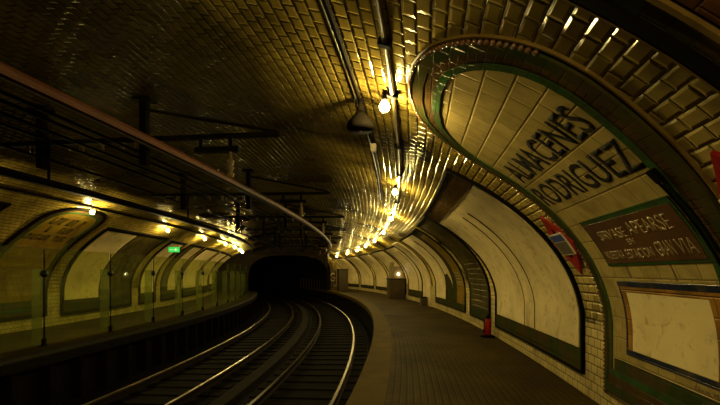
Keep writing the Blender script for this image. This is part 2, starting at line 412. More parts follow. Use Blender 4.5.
def ring(name, side, rout, rin, o0, o1, mat, parent):
    po, pi = rows_to_path(rout), rows_to_path(rin); bm = bmesh.new(); uvl = bm.loops.layers.uv.new(UVN); uvs = {}
    def mk(path, off):
        r = []
        for a, t in path:
            v = bm.verts.new(VP(side, t, a, off)); uvs[v] = (t, a); r.append(v)
        return r
    # bottom and top edges get extra points so they stay on the curve
    def dens(path):
        out = []; m = len(path)
        for i in range(m):
            (a, t), (b, u) = path[i], path[(i + 1) % m]; out.append((a, t))
            if i == m // 2 - 1 or i == m - 1:
                for k in range(1, 12): out.append((a + (b - a) * k / 12, t + (u - t) * k / 12))
        return out
    po, pi = dens(po), dens(pi)
    A, B_, C_, D_ = mk(po, o1), mk(pi, o1), mk(po, o0), mk(pi, o0); m = len(A)
    for i in range(m):
        j = (i + 1) % m
        for q in ((A[i], A[j], B_[j], B_[i]), (C_[i], C_[j], A[j], A[i]), (B_[i], B_[j], D_[j], D_[i]), (D_[i], D_[j], C_[j], C_[i])):
            f = bm.faces.new(q)
            for l in f.loops: l[uvl].uv = uvs[l.vert]
    return finish(name, bm, mat, parent)
def K(v): return (lambda a: v)
def lin(v0, a0, v1, a1): return lambda a: v0 + (v1 - v0) * (a - a0) / (a1 - a0)
def beads(name, side, rows, step, r, off, mat, parent):
    path = rows_to_path(rows); path = [q for k, q in enumerate(path) if k >= len(rows) or q[0] > 3.3]; pts = [VP(side, t, a, off) for a, t in path]; bm = bmesh.new(); acc = 0.
    seed = bmesh.new(); bmesh.ops.create_icosphere(seed, subdivisions=1, radius=r)
    base = [v.co.copy() for v in seed.verts]; fs = [[v.index for v in f.verts] for f in seed.faces]; seed.free()
    for p, q in zip(pts, pts[1:]):
        d = (q - p).length
        while acc <= d and d > 0:
            c = p + (q - p) * acc / d; vs = [bm.verts.new(c + b) for b in base]
            for f in fs: bm.faces.new([vs[i] for i in f])
            acc += step
        acc -= d
    return finish(name, bm, mat, parent, smooth=True, recalc=False)
def text_mesh(body, bold=0.0):
    cu = bpy.data.curves.new('t', 'FONT'); cu.body = body; cu.offset = bold; cu.extrude = 0
    cu.resolution_u = 4; tmp = bpy.data.objects.new('t', cu); COL.objects.link(tmp)
    dg = bpy.context.evaluated_depsgraph_get(); ev = tmp.evaluated_get(dg); me = bpy.data.meshes.new_from_object(ev)
    bpy.data.objects.remove(tmp); bpy.data.curves.remove(cu)
    return me
def lettering(body, side, t0, t1, a0, a1, off, mat, parent, bold=.0, slope=0.0, name='lettering', th=.004, serif=False):
    """text fitted between t0 (start of reading) and t1, baseline a0, cap top a1"""
    me = text_mesh(body, bold); xs = [v.co.x for v in me.vertices]; ys = [v.co.y for v in me.vertices]
    x0, x1, y0, y1 = min(xs), max(xs), min(ys), max(ys)
    y0 = max(y0, -.03)
    bm = bmesh.new(); bm.from_mesh(me); bpy.data.meshes.remove(me)
    for v in bm.verts: v.co.z = 0
    L = 6
    for i in range(1, int((x1 - x0) / .12)):
        g = bm.verts[:] + bm.edges[:] + bm.faces[:]
        bmesh.ops.bisect_plane(bm, geom=g, plane_co=(x0 + i * .12, 0, 0), plane_no=(1, 0, 0))
    for i in range(1, L):
        g = bm.verts[:] + bm.edges[:] + bm.faces[:]
        bmesh.ops.bisect_plane(bm, geom=g, plane_co=(0, y0 + (y1 - y0) * i / L, 0), plane_no=(0, 1, 0))
    r = bmesh.ops.extrude_face_region(bm, geom=bm.faces[:])
    for e in r['geom']:
        if isinstance(e, bmesh.types.BMVert): e.co.z = 1
    for v in bm.verts:
        u = (v.co.x - x0) / (x1 - x0); h = (v.co.y - y0) / (y1 - y0)
        v.co = VP(side, t0 + (t1 - t0) * u, a0 + slope * u + (a1 - a0) * h, off + (th if v.co.z > .5 else 0))
    return finish(name, bm, mat, parent)
def drect(side, t0, t1, a0, a1, off0, off1, name, mat, parent, na=12, nt=8):
    return patch(name, side, [(a0 + (a1 - a0) * i / na, min(t0, t1), max(t0, t1)) for i in range(na + 1)], off0, off1, mat, parent, nt)
def panel_root(side, tc, name, label, cat='advertising panel', group=None):
    s, z = vault(side, .25); return thing(name, label, cat, W(tc, s - side * .05, .25), frame(tc), group)
def inv_world(o):
    o.matrix_parent_inverse = Matrix.Identity(4)
# finish()/link() give children a parent inverse so their vertices stay in world coordinates

# --- the near mural: ALMACENES RODRIGUEZ
r1 = panel_root(1, 3.8, 'tiled_advertisement', 'round-topped tiled advertisement reading ALMACENES RODRIGUEZ with a brown lower plaque', 'advertisement')
tL1 = lambda a: 4.80 + .12 * min(1, max(0, (a - 1.0) / 2.5)); tR1 = lambda a: 2.73 - .25 * min(1, max(0, (a - 1.2) / 1.8))
kw = dict(a0=.23, a1=4.14, n=70)
def L1(ins, rc=1.0, cap=1.1): return ladder(tL1, tR1, .23, 4.14, rc, ins, 70, cap, .6)
ring('outer_border', 1, L1(0), L1(.10), 0, .035, 'green_tile', r1)
ring('bronze_border', 1, L1(.10), L1(.20), 0, .028, 'bronze_tile', r1)
ring('inner_border', 1, L1(.20), L1(.27), 0, .034, 'leaf_tile', r1)
patch('tile_field', 1, L1(.27), 0, .024, 'field_tile', r1, 14)
beads('bead_moulding', 1, L1(-.012), .045, .019, .03, 'bead', r1)
ring('gilt_moulding', 1, L1(-.045), L1(-.028), 0, .02, 'gold_trim', r1)
drect(1, 2.98, 4.60, .42, .62, .024, .030, 'skirting_band', 'green_tile', r1)
lettering('ALMACENES', 1, 4.60, 2.86, 2.78, 3.07, .0245, 'letter_black', r1, .008, -.04)
lettering('RODRIGUEZ', 1, 4.66, 2.85, 2.41, 2.69, .0245, 'letter_black', r1, .008, -.06)
pq = drect(1, 2.93, 4.37, 1.60, 2.12, .024, .032, 'plaque', 'leaf_tile', r1)
def sub(o, p):
    o.parent = p; o.matrix_parent_inverse = (parent_world(p)).inverted(); return o
def parent_world(p):
    m = Matrix.LocRotScale(p.location, p.rotation_euler, p.scale)
    if p.parent is not None: m = parent_world(p.parent) @ p.matrix_parent_inverse @ m
    return m
sub(drect(1, 2.96, 4.35, 1.63, 2.07, .032, .036, 'plaque_face', 'plaque_brown', None), pq)
for body, ta, tb, a0, a1 in (('SIRVASE', 4.18, 3.70, 1.88, 1.98), ('APEARSE', 3.64, 3.08, 1.88, 2.01), ('EN', 3.76, 3.66, 1.805, 1.86), ('NUESTRA', 4.28, 3.95, 1.67, 1.76), ('ESTACION', 3.90, 3.50, 1.67, 1.76), ('GRAN', 3.44, 3.22, 1.67, 1.80), ('VIA', 3.18, 2.99, 1.67, 1.80)):
    sub(lettering(body, 1, ta, tb, a0, a1, .036, 'letter_cream', None, -.004, th=.003), pq)
for a0, a1 in ((1.385, 1.44), (.70, .755)): drect(1, 2.98, 4.36, a0, a1, .024, .031, 'blue_border', 'blue_tile', r1, 3, 14)
drect(1, 2.96, 3.0, .76, 1.38, .024, .031, 'blue_border', 'blue_tile', r1, 8, 1); drect(1, 4.33, 4.36, .76, 1.38, .024, .031, 'blue_border', 'blue_tile', r1, 8, 1)
drect(1, 3.005, 3.13, .76, 1.38, .024, .030, 'ochre_border', 'ochre_tile', r1, 8, 2); drect(1, 4.25, 4.325, .76, 1.38, .024, .030, 'ochre_border', 'ochre_tile', r1, 8, 2)
drect(1, 3.135, 4.245, 1.33, 1.38, .024, .030, 'ochre_border', 'ochre_tile', r1, 3, 12)
drect(1, 3.135, 4.245, .76, 1.325, .024, .029, 'blank_poster', 'plaster', r1)
lettering('Glaces. Marte', 1, 3.38, 3.04, .635, .675, .0245, 'letter_brown', r1, 0, th=.002)
for tt, a0, a1 in ((4.05, 1.47, 1.60), (3.40, 1.46, 1.60)):
    drect(1, tt, tt + .012, a0, a1, .024, .028, 'drip_stain', 'letter_brown', r1, 4, 1)

def blank_panel(side, t0, t1, label, fields, top=3.6, t1top=None, t0top=None, rc=0, border='green_tile', base=.25, bw=.1, bottom=.56, bandmat='green_tile', top_band=None, name='advertising_panel', cat='advertising panel', group=None, lines=()):
    r = panel_root(side, (t0 + t1) / 2, name, label, cat, group)
    fL = lin(t1, 1.0, t1top if t1top else t1, top); fR = lin(t0, 1.0, t0top if t0top else t0, top)
    FL = lambda a: t1 if a < 1 else fL(a); FR = lambda a: t0 if a < 1 else fR(a)
    Q = lambda ins: ladder(FL, FR, base, top, rc, ins, 50)
    ring('border', side, Q(0), Q(bw * (.35 if side > 0 else .7)), 0, .045, 'black_iron', r)
    ring('border', side, Q(bw * (.35 if side > 0 else .7)), Q(bw), 0, .03, border, r)
    patch('backing', side, Q(bw), 0, .018, bandmat, r, 10)
    if bottom > base + bw:
        drect(side, t0 + bw, t1 - bw, base + bw, bottom, .018, .022, 'lower_band', bandmat, r, 4, 10)
    ftop = top - bw
    if top_band:
        rows = [x for x in ladder(FL, FR, top - top_band, top, 0, bw, 6)]; rows = [(a, n_, f_) for a, n_, f_ in rows if a >= top - top_band]
        patch('upper_band', side, ladder(lambda a: FL(a) - bw, lambda a: FR(a) + bw, top - top_band, top - bw, 0, 0, 6), .018, .026, 'bronze_tile', r, 10)
        ftop = top - top_band
    for (k0, k1, mat) in fields:                       # fractions across, near -> far
        a0, a1 = bottom, ftop - .02
        X = lambda k: (lambda a: (FR(a) + bw + .03) * (1 - k) + (FL(a) - bw - .03) * k)
        rr = 0
        patch('field', side, ladder(X(k1), X(k0), a0, a1, rc and rc - bw, 0, 40), .018, .030, mat, r, 6)
    for k in lines:
        X = lambda kk, e: (lambda a: (FR(a) + bw + .03) * (1 - kk) + (FL(a) - bw - .03) * kk + e)
        patch('moulding', side, ladder(X(k, .018), X(k, -.018), bottom, ftop - .25, 0, 0, 40), .030, .05, 'bronze_tile', r, 1)
    return r
blank_panel(1, 5.38, 9.78, 'large blank cream panel with two thin curved mouldings beyond the diamond sign',
            [(0, 1, 'plaster')], 3.64, 10.3, 5.75, top_band=.42, bottom=.56, lines=(.40, .53))
r0 = blank_panel(1, -2.3, 1.98, 'brown tiled panel with dark green border cut off by the upper right corner', [(0, 1, 'brown_tile')], 4.0, rc=.8, bw=.2, bottom=.5)
ring('gilt_moulding', 1, ladder(K(2.03), K(-2.35), .22, 4.04, .8, 0, 50), ladder(K(2.015), K(-2.335), .235, 4.025, .8, 0, 50), 0, .03, 'gold_trim', r0)
ring('inner_moulding', 1, ladder(K(1.80), K(-2.1), .43, 3.8, .6, 0, 50), ladder(K(1.77), K(-2.07), .46, 3.77, .6, 0, 50), .018, .045, 'gold_trim', r0)
blank_panel(1, 10.3, 12.35, 'narrow dark olive glazed panel behind the red fire extinguisher', [(0, 1, 'olive_tile')], 3.6, bottom=.55)
r = blank_panel(1, 12.95, 17.45, 'wide panel with a yellow poster strip beside a cream field', [(.36, 1, 'plaster')], 3.55, bottom=.5, lines=(.57,), bw=.09)
drect(1, 13.06, 14.0, .5, 3.2, .018, .032, 'yellow_strip', 'yellow_tile', r, 30, 4)
for i in range(5): drect(1, 13.2 + .03 * (i % 2), 13.86, 1.1 + i * .1, 1.14 + i * .1, .032, .035, 'faded_lettering', 'letter_brown', r, 2, 2)
blank_panel(1, 20.0, 23.0, 'cream blank panel just in front of the brown kiosk', [(0, 1, 'plaster')], 3.4, bottom=.6, lines=(.2,))
blank_panel(1, 23.6, 27.2, 'cream blank panel behind the brown kiosk', [(0, 1, 'plaster')], 3.4, bottom=.6)
blank_panel(1, 27.9, 31.2, 'cream blank panel, the first one past the brown kiosk on the right wall', [(0, 1, 'plaster')], 3.4, bottom=.5)
blank_panel(1, 31.8, 35.4, 'cream blank panel, second past the brown kiosk on the right wall', [(0, 1, 'plaster')], 3.4, bottom=.5)
blank_panel(1, 36.0, 40.0, 'cream blank panel beside the tunnel mouth, furthest on the right wall', [(0, 1, 'plaster')], 3.4, bottom=.5)
# wide cream pilaster strip
o = drect(1, 18.35, 19.75, .0, 3.5, 0, .05, 'pilaster', 'plaster', None, 40, 4); tag(o, 'wide plain cream plaster pilaster between two wall panels on the right platform', 'pilaster')

# left wall
r = blank_panel(-1, 3.2, 7.95, 'dark panel cut off by the left edge above the glass barrier', [(0, 1, 'olive_tile')], 3.65, bottom=.7, bw=.15)
r = panel_root(-1, 10.0, 'tiled_advertisement', 'round-topped green-bordered advertisement with faded lettering behind the glass barrier', 'advertisement')
tL2 = lambda a: 11.15 + .12 * max(0, min(1, (a - 1) / 2)); tR2 = lambda a: 8.75 + .3 * max(0, min(1, (a - 1) / 2))
Lq = lambda ins: ladder(tL2, tR2, .3, 4.0, .8, ins, 60)
ring('outer_border', -1, Lq(0), Lq(.10), 0, .035, 'black_iron', r); ring('bronze_border', -1, Lq(.10), Lq(.2), 0, .028, 'bronze_tile', r)
ring('inner_border', -1, Lq(.2), Lq(.27), 0, .034, 'leaf_tile', r); patch('tile_field', -1, Lq(.27), 0, .024, 'yellow_tile', r, 10)
drect(-1, 9.05, 10.9, .45, .75, .024, .03, 'skirting_band', 'green_tile', r)
def smudge_row(side, t0, t1, a0, a1, n, off, mat, parent, gap=(.3,)):
    """worn, no longer legible letters: short upright strokes with cross strokes"""
    for i in range(n):
        if random.random() < .12: continue
        bm = bmesh.new()
        u0 = t0 + (t1 - t0) * i / n; u1 = t0 + (t1 - t0) * (i + .72) / n
        for (p0, p1, q0, q1) in ((u0, u0 + (u1 - u0) * .3, a0, a1), (u0, u1, a1 - (a1 - a0) * .22, a1) if i % 2 else (u0, u1, a0, a0 + (a1 - a0) * .22), (u1 - (u1 - u0) * .28, u1, a0, a1 if i % 3 else (a0 + a1) / 2)):
            vs = []
            for off_ in (off, off + .003):
                for (t, a) in ((p0, q0), (p1, q0), (p1, q1), (p0, q1)): vs.append(bm.verts.new(VP(side, t, a, off_)))
            for f in ((0, 1, 2, 3), (7, 6, 5, 4), (0, 4, 5, 1), (1, 5, 6, 2), (2, 6, 7, 3), (3, 7, 4, 0)): bm.faces.new([vs[k] for k in f])
        finish('faded_letter', bm, mat, parent)
smudge_row(-1, 9.5, 10.8, 3.18, 3.48, 9, .024, 'letter_black', r); smudge_row(-1, 9.7, 10.6, 2.86, 3.10, 6, .024, 'letter_black', r)
smudge_row(-1, 9.2, 11.0, 2.56, 2.76, 12, .024, 'letter_black', r)
for a in (2.2, 1.9): smudge_row(-1, 9.2, 10.8, a, a + .12, 13, .024, 'letter_brown', r)
for a in (1.6, 1.3, 1.02): smudge_row(-1, 9.2, 10.7, a, a + .12, 12, .024, 'letter_brown', r)
blank_panel(-1, 11.72, 15.95, 'left platform panel, half cream half dark olive, right after the green-bordered advertisement', [(0, .45, 'plaster'), (.47, 1, 'olive_tile')], 3.4, bottom=.7, bw=.15)
blank_panel(-1, 16.6, 18.3, 'narrow cream panel on the left platform under the green exit sign', [(0, 1, 'plaster')], 3.3, bottom=.7, bw=.15)
blank_panel(-1, 18.9, 21.2, 'olive and cream panel on the left platform just past the exit sign', [(0, .35, 'olive_tile'), (.37, 1, 'plaster')], 3.3, bottom=.7, bw=.15)
blank_panel(-1, 21.8, 25.2, 'cream blank panel on the left platform, second past the exit sign', [(0, 1, 'plaster')], 3.3, bottom=.7, bw=.15)
blank_panel(-1, 25.8, 29.4, 'cream blank panel on the left platform, third past the exit sign', [(0, 1, 'plaster')], 3.3, bottom=.7, bw=.15)
blank_panel(-1, 30.0, 34.5, 'cream blank panel on the left platform, furthest one before the tunnel', [(0, 1, 'plaster')], 3.3, bottom=.7, bw=.15)

# ------------------------------------------------------------------ station diamonds
def diamond(side, tc, ac, label):
    s, z = vault(side, ac); r = thing('station_diamond_sign', label, 'sign', W(tc, s, z), frame(tc), 'red station diamonds')
    HWt, HHa = .30, .42
    def dia(k, off): return [(tc + HWt * k * x, ac + HHa * k * y, off) for x, y in ((0, 1), (1, 0), (0, -1), (-1, 0))]
    bm = bmesh.new(); P = []
    def dense(k):
        c = [(0, 1), (1, 0), (0, -1), (-1, 0)]; o = []
        for i in range(4):
            for j in range(6):
                f = j / 6; x = c[i][0] * (1 - f) + c[(i + 1) % 4][0] * f; y = c[i][1] * (1 - f) + c[(i + 1) % 4][1] * f; o.append((tc + HWt * k * x, ac + HHa * k * y))
        return o
    A, B = dense(1.0), dense(.56)
    V = [[bm.verts.new(VP(side, t, a, off)) for t, a in path] for path, off in ((A, .02), (B, .02), (A, .045), (B, .045))]
    m = len(A)
    for i in range(m):
        j = (i + 1) % m
        for q in ((V[2][i], V[2][j], V[3][j], V[3][i]), (V[0][i], V[0][j], V[2][j], V[2][i]), (V[1][i], V[1][j], V[3][j], V[3][i]), (V[0][i], V[0][j], V[1][j], V[1][i])): bm.faces.new(q)
    finish('diamond_frame', bm, 'red_paint', r)
    nb = drect(side, tc - .19, tc + .19, ac - .15, ac + .15, .046, .060, 'name_plate', 'white_enamel', r, 4, 3)
    drect(side, tc - .175, tc + .175, ac + .045, ac + .137, .060, .063, 'blue_band', 'blue_enamel', r, 3, 3)
    drect(side, tc - .175, tc + .175, ac - .135, ac + .035, .060, .062, 'picture_field', 'grey_enamel', r, 3, 3)
    drect(side, tc - .02, tc + .02, ac - .2, ac + .2, .0, .03, 'wall_bracket', 'black_iron', r, 3, 1)
    return r
diamond(1, 5.10, 1.93, 'red open diamond station sign with blue-topped plate on the tiled strip between two panels')
diamond(1, 2.34, 1.86, 'red diamond station sign cut off by the right edge of the view')

# ------------------------------------------------------------------ tracks
for s, lab in ((-.66, 'shiny steel rail nearest the right platform'), (-2.10, 'second steel rail from the right platform, inner rail of the near track'),
               (-3.58, 'third steel rail from the right platform, inner rail of the far track'), (-5.03, 'dark steel rail nearest the left platform')):
    z = -.85
    root = thing('track_rail', lab, 'rail', W(5, s, -1.0), frame(5), 'rails of the two tracks')
    swept('rail_head', [(s - .035, z - .03), (s - .03, z), (s + .03, z), (s + .035, z - .03)], TA, 70, 'rail_steel', root, .4)
    swept('rail_web', [(s - .065, z - .15), (s + .065, z - .15), (s + .065, z - .135), (s + .01, z - .12), (s + .012, z - .03), (s - .012, z - .03), (s - .01, z - .12), (s - .065, z - .135)], TA, 70, 'rail_rust', root, .4)
bm = bmesh.new(); box(bm, -1.15, 1.15, -.12, .12, -.08, 0, None, .01)
me = bpy.data.meshes.new('railway_sleeper'); bm.to_mesh(me); bm.free(); me.materials.append(M['sleeper'])
for sc, lab, grp in ((-1.38, 'dark sleeper under the near track by the right platform', 'sleepers of the near track'), (-4.31, 'dark sleeper under the far track by the left platform', 'sleepers of the far track')):
    t = 2.0
    while t < 36:
        o = bpy.data.objects.new('railway_sleeper', me); COL.objects.link(o); o.location = W(t, sc, -1.055); o.rotation_euler = (0, 0, frame(t)); tag(o, lab, 'sleeper', grp); t += .65
# cable along the near platform wall
tag(swept('track_cable', circ(-.18, -.98, .035), TA, 40, 'black_iron', None, .5), 'black cable lying along the foot of the right platform', 'cable')
tag(swept('wall_cable', circ(.07, -.45, .03), TA, 40, 'black_iron', None, .5), 'black cable fixed under the lip of the right platform', 'cable')
# piers carrying the left platform edge
bm = bmesh.new(); box(bm, -.12, .12, -.07, .07, 0, .88, None, .01)
me = bpy.data.meshes.new('platform_pier'); bm.to_mesh(me); bm.free(); me.materials.append(M['dark_concrete'])
t = 2.2
while t < 32:
    o = bpy.data.objects.new('platform_pier', me); COL.objects.link(o); o.location = W(t, EL - .18, -1.08); o.rotation_euler = (0, 0, frame(t))
    tag(o, 'short dark pier under the lip of the left platform', 'pier', 'piers under the left platform'); t += .85

# ------------------------------------------------------------------ glass barrier on the left platform
GS = -6.7; posts = [7.96 + 2.27 * i for i in range(-3, 12)]
ordn = ['nearest', 'second', 'third', 'fourth', 'fifth', 'sixth', 'seventh', 'eighth', 'ninth', 'tenth', 'eleventh', 'twelfth', 'thirteenth', 'fourteenth', 'fifteenth', 'sixteenth']
for i in range(len(posts) - 1):
    t0, t1 = posts[i] + .038, posts[i + 1] - .038
    o = swept('glass_pane', rect(GS - .006, GS + .006, .04, 2.0), t0, t1, 'glass', None, .4)
    tag(o, 'tall greenish glass pane of the left barrier, %s from the near end' % ordn[i], 'glass pane', 'panes of the glass barrier')
def make_post():
    r = thing('barrier_post', '', 'post', (0, 0, 0))
    bm = bmesh.new(); box(bm, .012, .03, -.012, .012, 0, 1.97); local('rod', bm, 'clamp', r)
    bm = bmesh.new(); box(bm, -.06, .06, -.07, .07, 0, .02); box(bm, -.03, .05, -.035, .035, .02, .16, None, .008); local('foot', bm, 'clamp', r)
    bm = bmesh.new(); lathe(bm, [(.0, -.03), (.075, -.03), (.08, 0), (.075, .03), (0, .03)], 16)
    bmesh.ops.rotate(bm, verts=bm.verts[:], cent=(0, 0, 0), matrix=Matrix.Rotation(math.radians(90), 3, 'Y')); bmesh.ops.translate(bm, verts=bm.verts[:], vec=(.02, 0, 1.48)); local('clamp', bm, 'clamp', r, True)
    bm = bmesh.new(); box(bm, -.25, -.02, -.008, .008, .02, 1.58); local('glass_fin', bm, 'frosted_glass', r)
    return r
p0 = make_post(); children_index()
for i, t in enumerate(posts):
    o = p0 if i == 0 else copy_tree(p0)
    o.location = W(t, GS, 0); o.rotation_euler = (0, 0, frame(t))
    tag(o, 'dark glass barrier post with a round clamp, %s from the near end' % ordn[i], 'post', 'posts of the glass barrier')

# ------------------------------------------------------------------ bulbs, conduits
def make_bulb():
    r = thing('hanging_bulb', '', 'light bulb', (0, 0, 0))       # origin at the bulb centre
    bm = bmesh.new(); lathe(bm, [(0, -.05), (.022, -.046), (.04, -.03), (.05, 0), (.045, .02), (.028, .045), (.02, .06), (0, .06)], 16); local('bulb', bm, 'bulb_glow', r, True)
    bm = bmesh.new(); lathe(bm, [(0, .06), (.024, .06), (.028, .07), (.028, .11), (.015, .13), (0, .13)], 12); local('socket', bm, 'black_iron', r, True)
    bm = bmesh.new(); box(bm, -.02, .14, -.012, .012, .13, .15); box(bm, .03, .055, -.09, .09, .135, .16); local('bracket', bm, 'black_iron', r)
    return r
b0 = make_bulb(); children_index(); first = True
RB = [(-4.2, .48, 3.06), (-.1, .48, 3.06), (4.0, .48, 3.1), (8.29, .48, 3.1), (12.35, .50, 3.09), (16.4, .52, 3.08), (20.5, .56, 3.06), (24.4, .62, 3.04), (28.3, .75, 3.0), (32.4, .85, 2.97), (36.4, .95, 2.93), (40.4, 1.0, 2.9)]
LB = [(5.8, -7.0, 2.98), (9.9, -6.95, 2.99), (14.4, -7.05, 2.95), (18.5, -7.03, 2.96), (22.5, -6.97, 2.98), (25.6, -6.95, 2.99), (28.8, -6.95, 2.99), (32.3, -6.95, 2.99)]
for L, side in ((RB, 'right'), (LB, 'left')):
    vis = 0
    for (t, s, z) in L:
        o = b0 if first else copy_tree(b0); first = False
        o.location = W(t, s, z); o.rotation_euler = (0, 0, frame(t) + (math.pi if side == 'left' else 0))
        if t > (3 if side == 'right' else 9):
            lab = 'bare glowing bulb over the %s platform, %s in its row from the viewer' % (side, ordn[vis]); vis += 1
        else: lab = 'bare glowing bulb out of view over the %s platform' % side
        tag(o, lab, 'light bulb', 'bulbs over the %s platform' % side)
def along_vault(side, a, off, r, t0, t1, name, mat, label, cat):
    s, z = vault(side, a, off); return tag(swept(name, circ(s, z, r, 10), t0, t1, mat, None, .4, True), label, cat)
along_vault(1, 4.34, .03, .022, TA, 44, 'lighting_conduit', 'conduit', 'metal conduit feeding the bulbs over the right platform', 'conduit')
along_vault(1, 4.74, .018, .016, TA, 10.5, 'ceiling_conduit', 'dark_paint', 'dark double conduit leading to the cone shaped lamp above the right platform', 'conduit')
along_vault(1, 4.79, .012, .010, TA, 10.5, 'ceiling_conduit', 'conduit', 'thin pale conduit running beside the dark one to the cone shaped lamp', 'conduit')
along_vault(-1, 4.13, .03, .03, TA, 35, 'lighting_conduit', 'dark_paint', 'dark conduit feeding the bulbs over the left platform', 'conduit')
tag(swept('ceiling_girder', rect(-6.34, -6.22, 3.18, 3.32), TA, 35.8, 'dark_paint', None, .5), 'long dark girder under the vault above the glass barrier', 'girder')
# saddles on the right conduit
bm = bmesh.new(); box(bm, -.05, .05, -.03, .03, -.03, .03, None, .006)
me = bpy.data.meshes.new('conduit_clip'); bm.to_mesh(me); bm.free(); me.materials.append(M['black_iron'])
s, z = vault(1, 4.34, .03)
for i, t in enumerate((3.05, 3.95, 5.6, 7.2, 8.3, 10.0)):
    o = bpy.data.objects.new('conduit_clip', me); COL.objects.link(o); o.location = W(t, s, z); o.rotation_euler = (0, .3, frame(t))
    tag(o, 'black clip holding the bulb conduit to the vault tiles, %s from the viewer' % ordn[i], 'clip', 'clips on the right conduit')
# cone lamp and box
r = thing('cone_lamp', 'dark unlit cone shaped lamp hanging from the dark conduit beside the nearest bulb', 'lamp', W(4.35, .2, 3.0), frame(4.35))
bm = bmesh.new(); lathe(bm, [(0, .0), (.13, .0), (.155, .03), (.135, .09), (.08, .15), (.045, .2), (0, .2)], 20); local('shade', bm, 'black_iron', r, True)
bm = bmesh.new(); lathe(bm, [(0, .2), (.035, .2), (.03, .34), (0, .34)], 12); local('neck', bm, 'black_iron', r, True)
bm = bmesh.new(); lathe(bm, [(0, -.012), (.012, -.01), (.014, .0), (0, .0)], 10); local('pilot_lens', bm, 'red_paint', r, True)
r = thing('junction_box', 'small pale junction box on the dark conduit past the cone lamp', 'junction box', W(5.9, .2, 3.28), frame(5.9))
bm = bmesh.new(); box(bm, -.04, .04, -.05, .05, -.05, .05, None, .008); local('box', bm, 'white_enamel', r)
bm = bmesh.new(); box(bm, -.03, .03, -.04, .04, -.058, -.048, None, .004); local('lid', bm, 'white_enamel', r)

# ------------------------------------------------------------------ overhead line equipment
o = thing('conductor_rail', 'long reddish-brown overhead conductor bar curving above the near track into the tunnel', 'conductor rail', W(5, -1.62, 2.7), frame(5))
swept('bar', [(-1.66, 2.66), (-1.58, 2.66), (-1.565, 2.695), (-1.59, 2.73), (-1.65, 2.73), (-1.675, 2.695)], -3, 34.8, 'rust_bar', o, .35)
swept('contact_wire', circ(-1.62, 2.648, .012), -3, 34.8, 'rail_rust', o, .35)
wires = [(-3.15, 3.145, 'upper thin black feeder wire over the far track', 34.5), (-3.45, 3.14, 'second thin black feeder wire over the far track', 34.5), (-3.75, 3.145, 'third thin black feeder wire over the far track', 34.5),
         (-2.60, 3.145, 'thick black feeder wire between the two tracks, nearer the conductor bar', 34.5), (-2.95, 3.14, 'thick black feeder wire between the two tracks, further from the conductor bar', 34.5),
         (-4.25, 2.75, 'black contact wire hanging over the far track', 34.5), (-4.5, 3.14, 'fifth black feeder wire towards the left platform', 34.5)]
for s, z, lab, te in wires:
    tag(swept('overhead_wire', circ(s, z, .018, 6), -3, te, 'black_iron', None, .5, True), lab, 'wire', 'wires over the far track')
def make_support():
    r = thing('line_support', '', 'support frame', (0, 0, 0))       # origin: s = 0 on the platform plane
    for x in (-4.36, -2.83):
        zt = ZS + HB * math.sqrt(1 - ((x - CEN) / HA) ** 2)
        bm = bmesh.new(); box(bm, x - .05, x + .05, -.045, .045, 2.95, zt - .02); local('hanger', bm, 'black_iron', r)
        bm = bmesh.new(); box(bm, x - .13, x + .13, -.1, .1, zt - .05, zt - .005, None, .01); local('ceiling_plate', bm, 'black_iron', r)
    bm = bmesh.new(); box(bm, -5.1, -.95, -.03, .03, 3.26, 3.32); local('crossarm', bm, 'black_iron', r)
    bm = bmesh.new(); tube(bm, [(-2.78, .05, 3.7), (-1.0, .05, 3.34)], .022); local('brace', bm, 'black_iron', r)
    bm = bmesh.new(); box(bm, -2.1, -1.5, -.04, .04, 3.08, 3.15); box(bm, -2.05, -2.0, -.02, .02, 3.15, 3.26); box(bm, -1.64, -1.59, -.02, .02, 3.15, 3.26); local('bracket', bm, 'black_iron', r)
    bm = bmesh.new(); lathe(bm, [(0, 2.75), (.03, 2.75), (.045, 2.8), (.025, 2.83), (.045, 2.88), (.025, 2.91), (.045, 2.96), (.02, 3.0), (.02, 3.08), (0, 3.08)], 12, (-1.62, 0, 0)); local('insulator', bm, 'insulator', r, True)
    for x in (-3.45, -3.75, -4.5, -3.15, -2.6, -2.95):
        bm = bmesh.new(); lathe(bm, [(0, 3.16), (.02, 3.16), (.035, 3.19), (.02, 3.22), (.035, 3.25), (0, 3.26)], 10, (x, 0, 0)); local('insulator', bm, 'insulator', r, True)
    bm = bmesh.new(); box(bm, -4.265, -4.235, -.012, .012, 2.77, 3.26); local('dropper', bm, 'black_iron', r)
    return r
s0_ = make_support(); children_index()
for i, t in enumerate((5.2, 9.3, 13.4, 17.6, 21.6, 25.6, 29.6)):
    o = s0_ if i == 0 else copy_tree(s0_); o.location = W(t, 0, 0) - Vector((0, 0, 0)); o.rotation_euler = (0, 0, frame(t))
    tag(o, 'black steel frame carrying the overhead line, %s from the viewer' % ordn[i], 'support frame', 'overhead line supports')

# ------------------------------------------------------------------ small things
def mat_at(t, s, z): return Matrix.Translation(W(t, s, z)) @ Matrix.Rotation(frame(t), 4, 'Z')
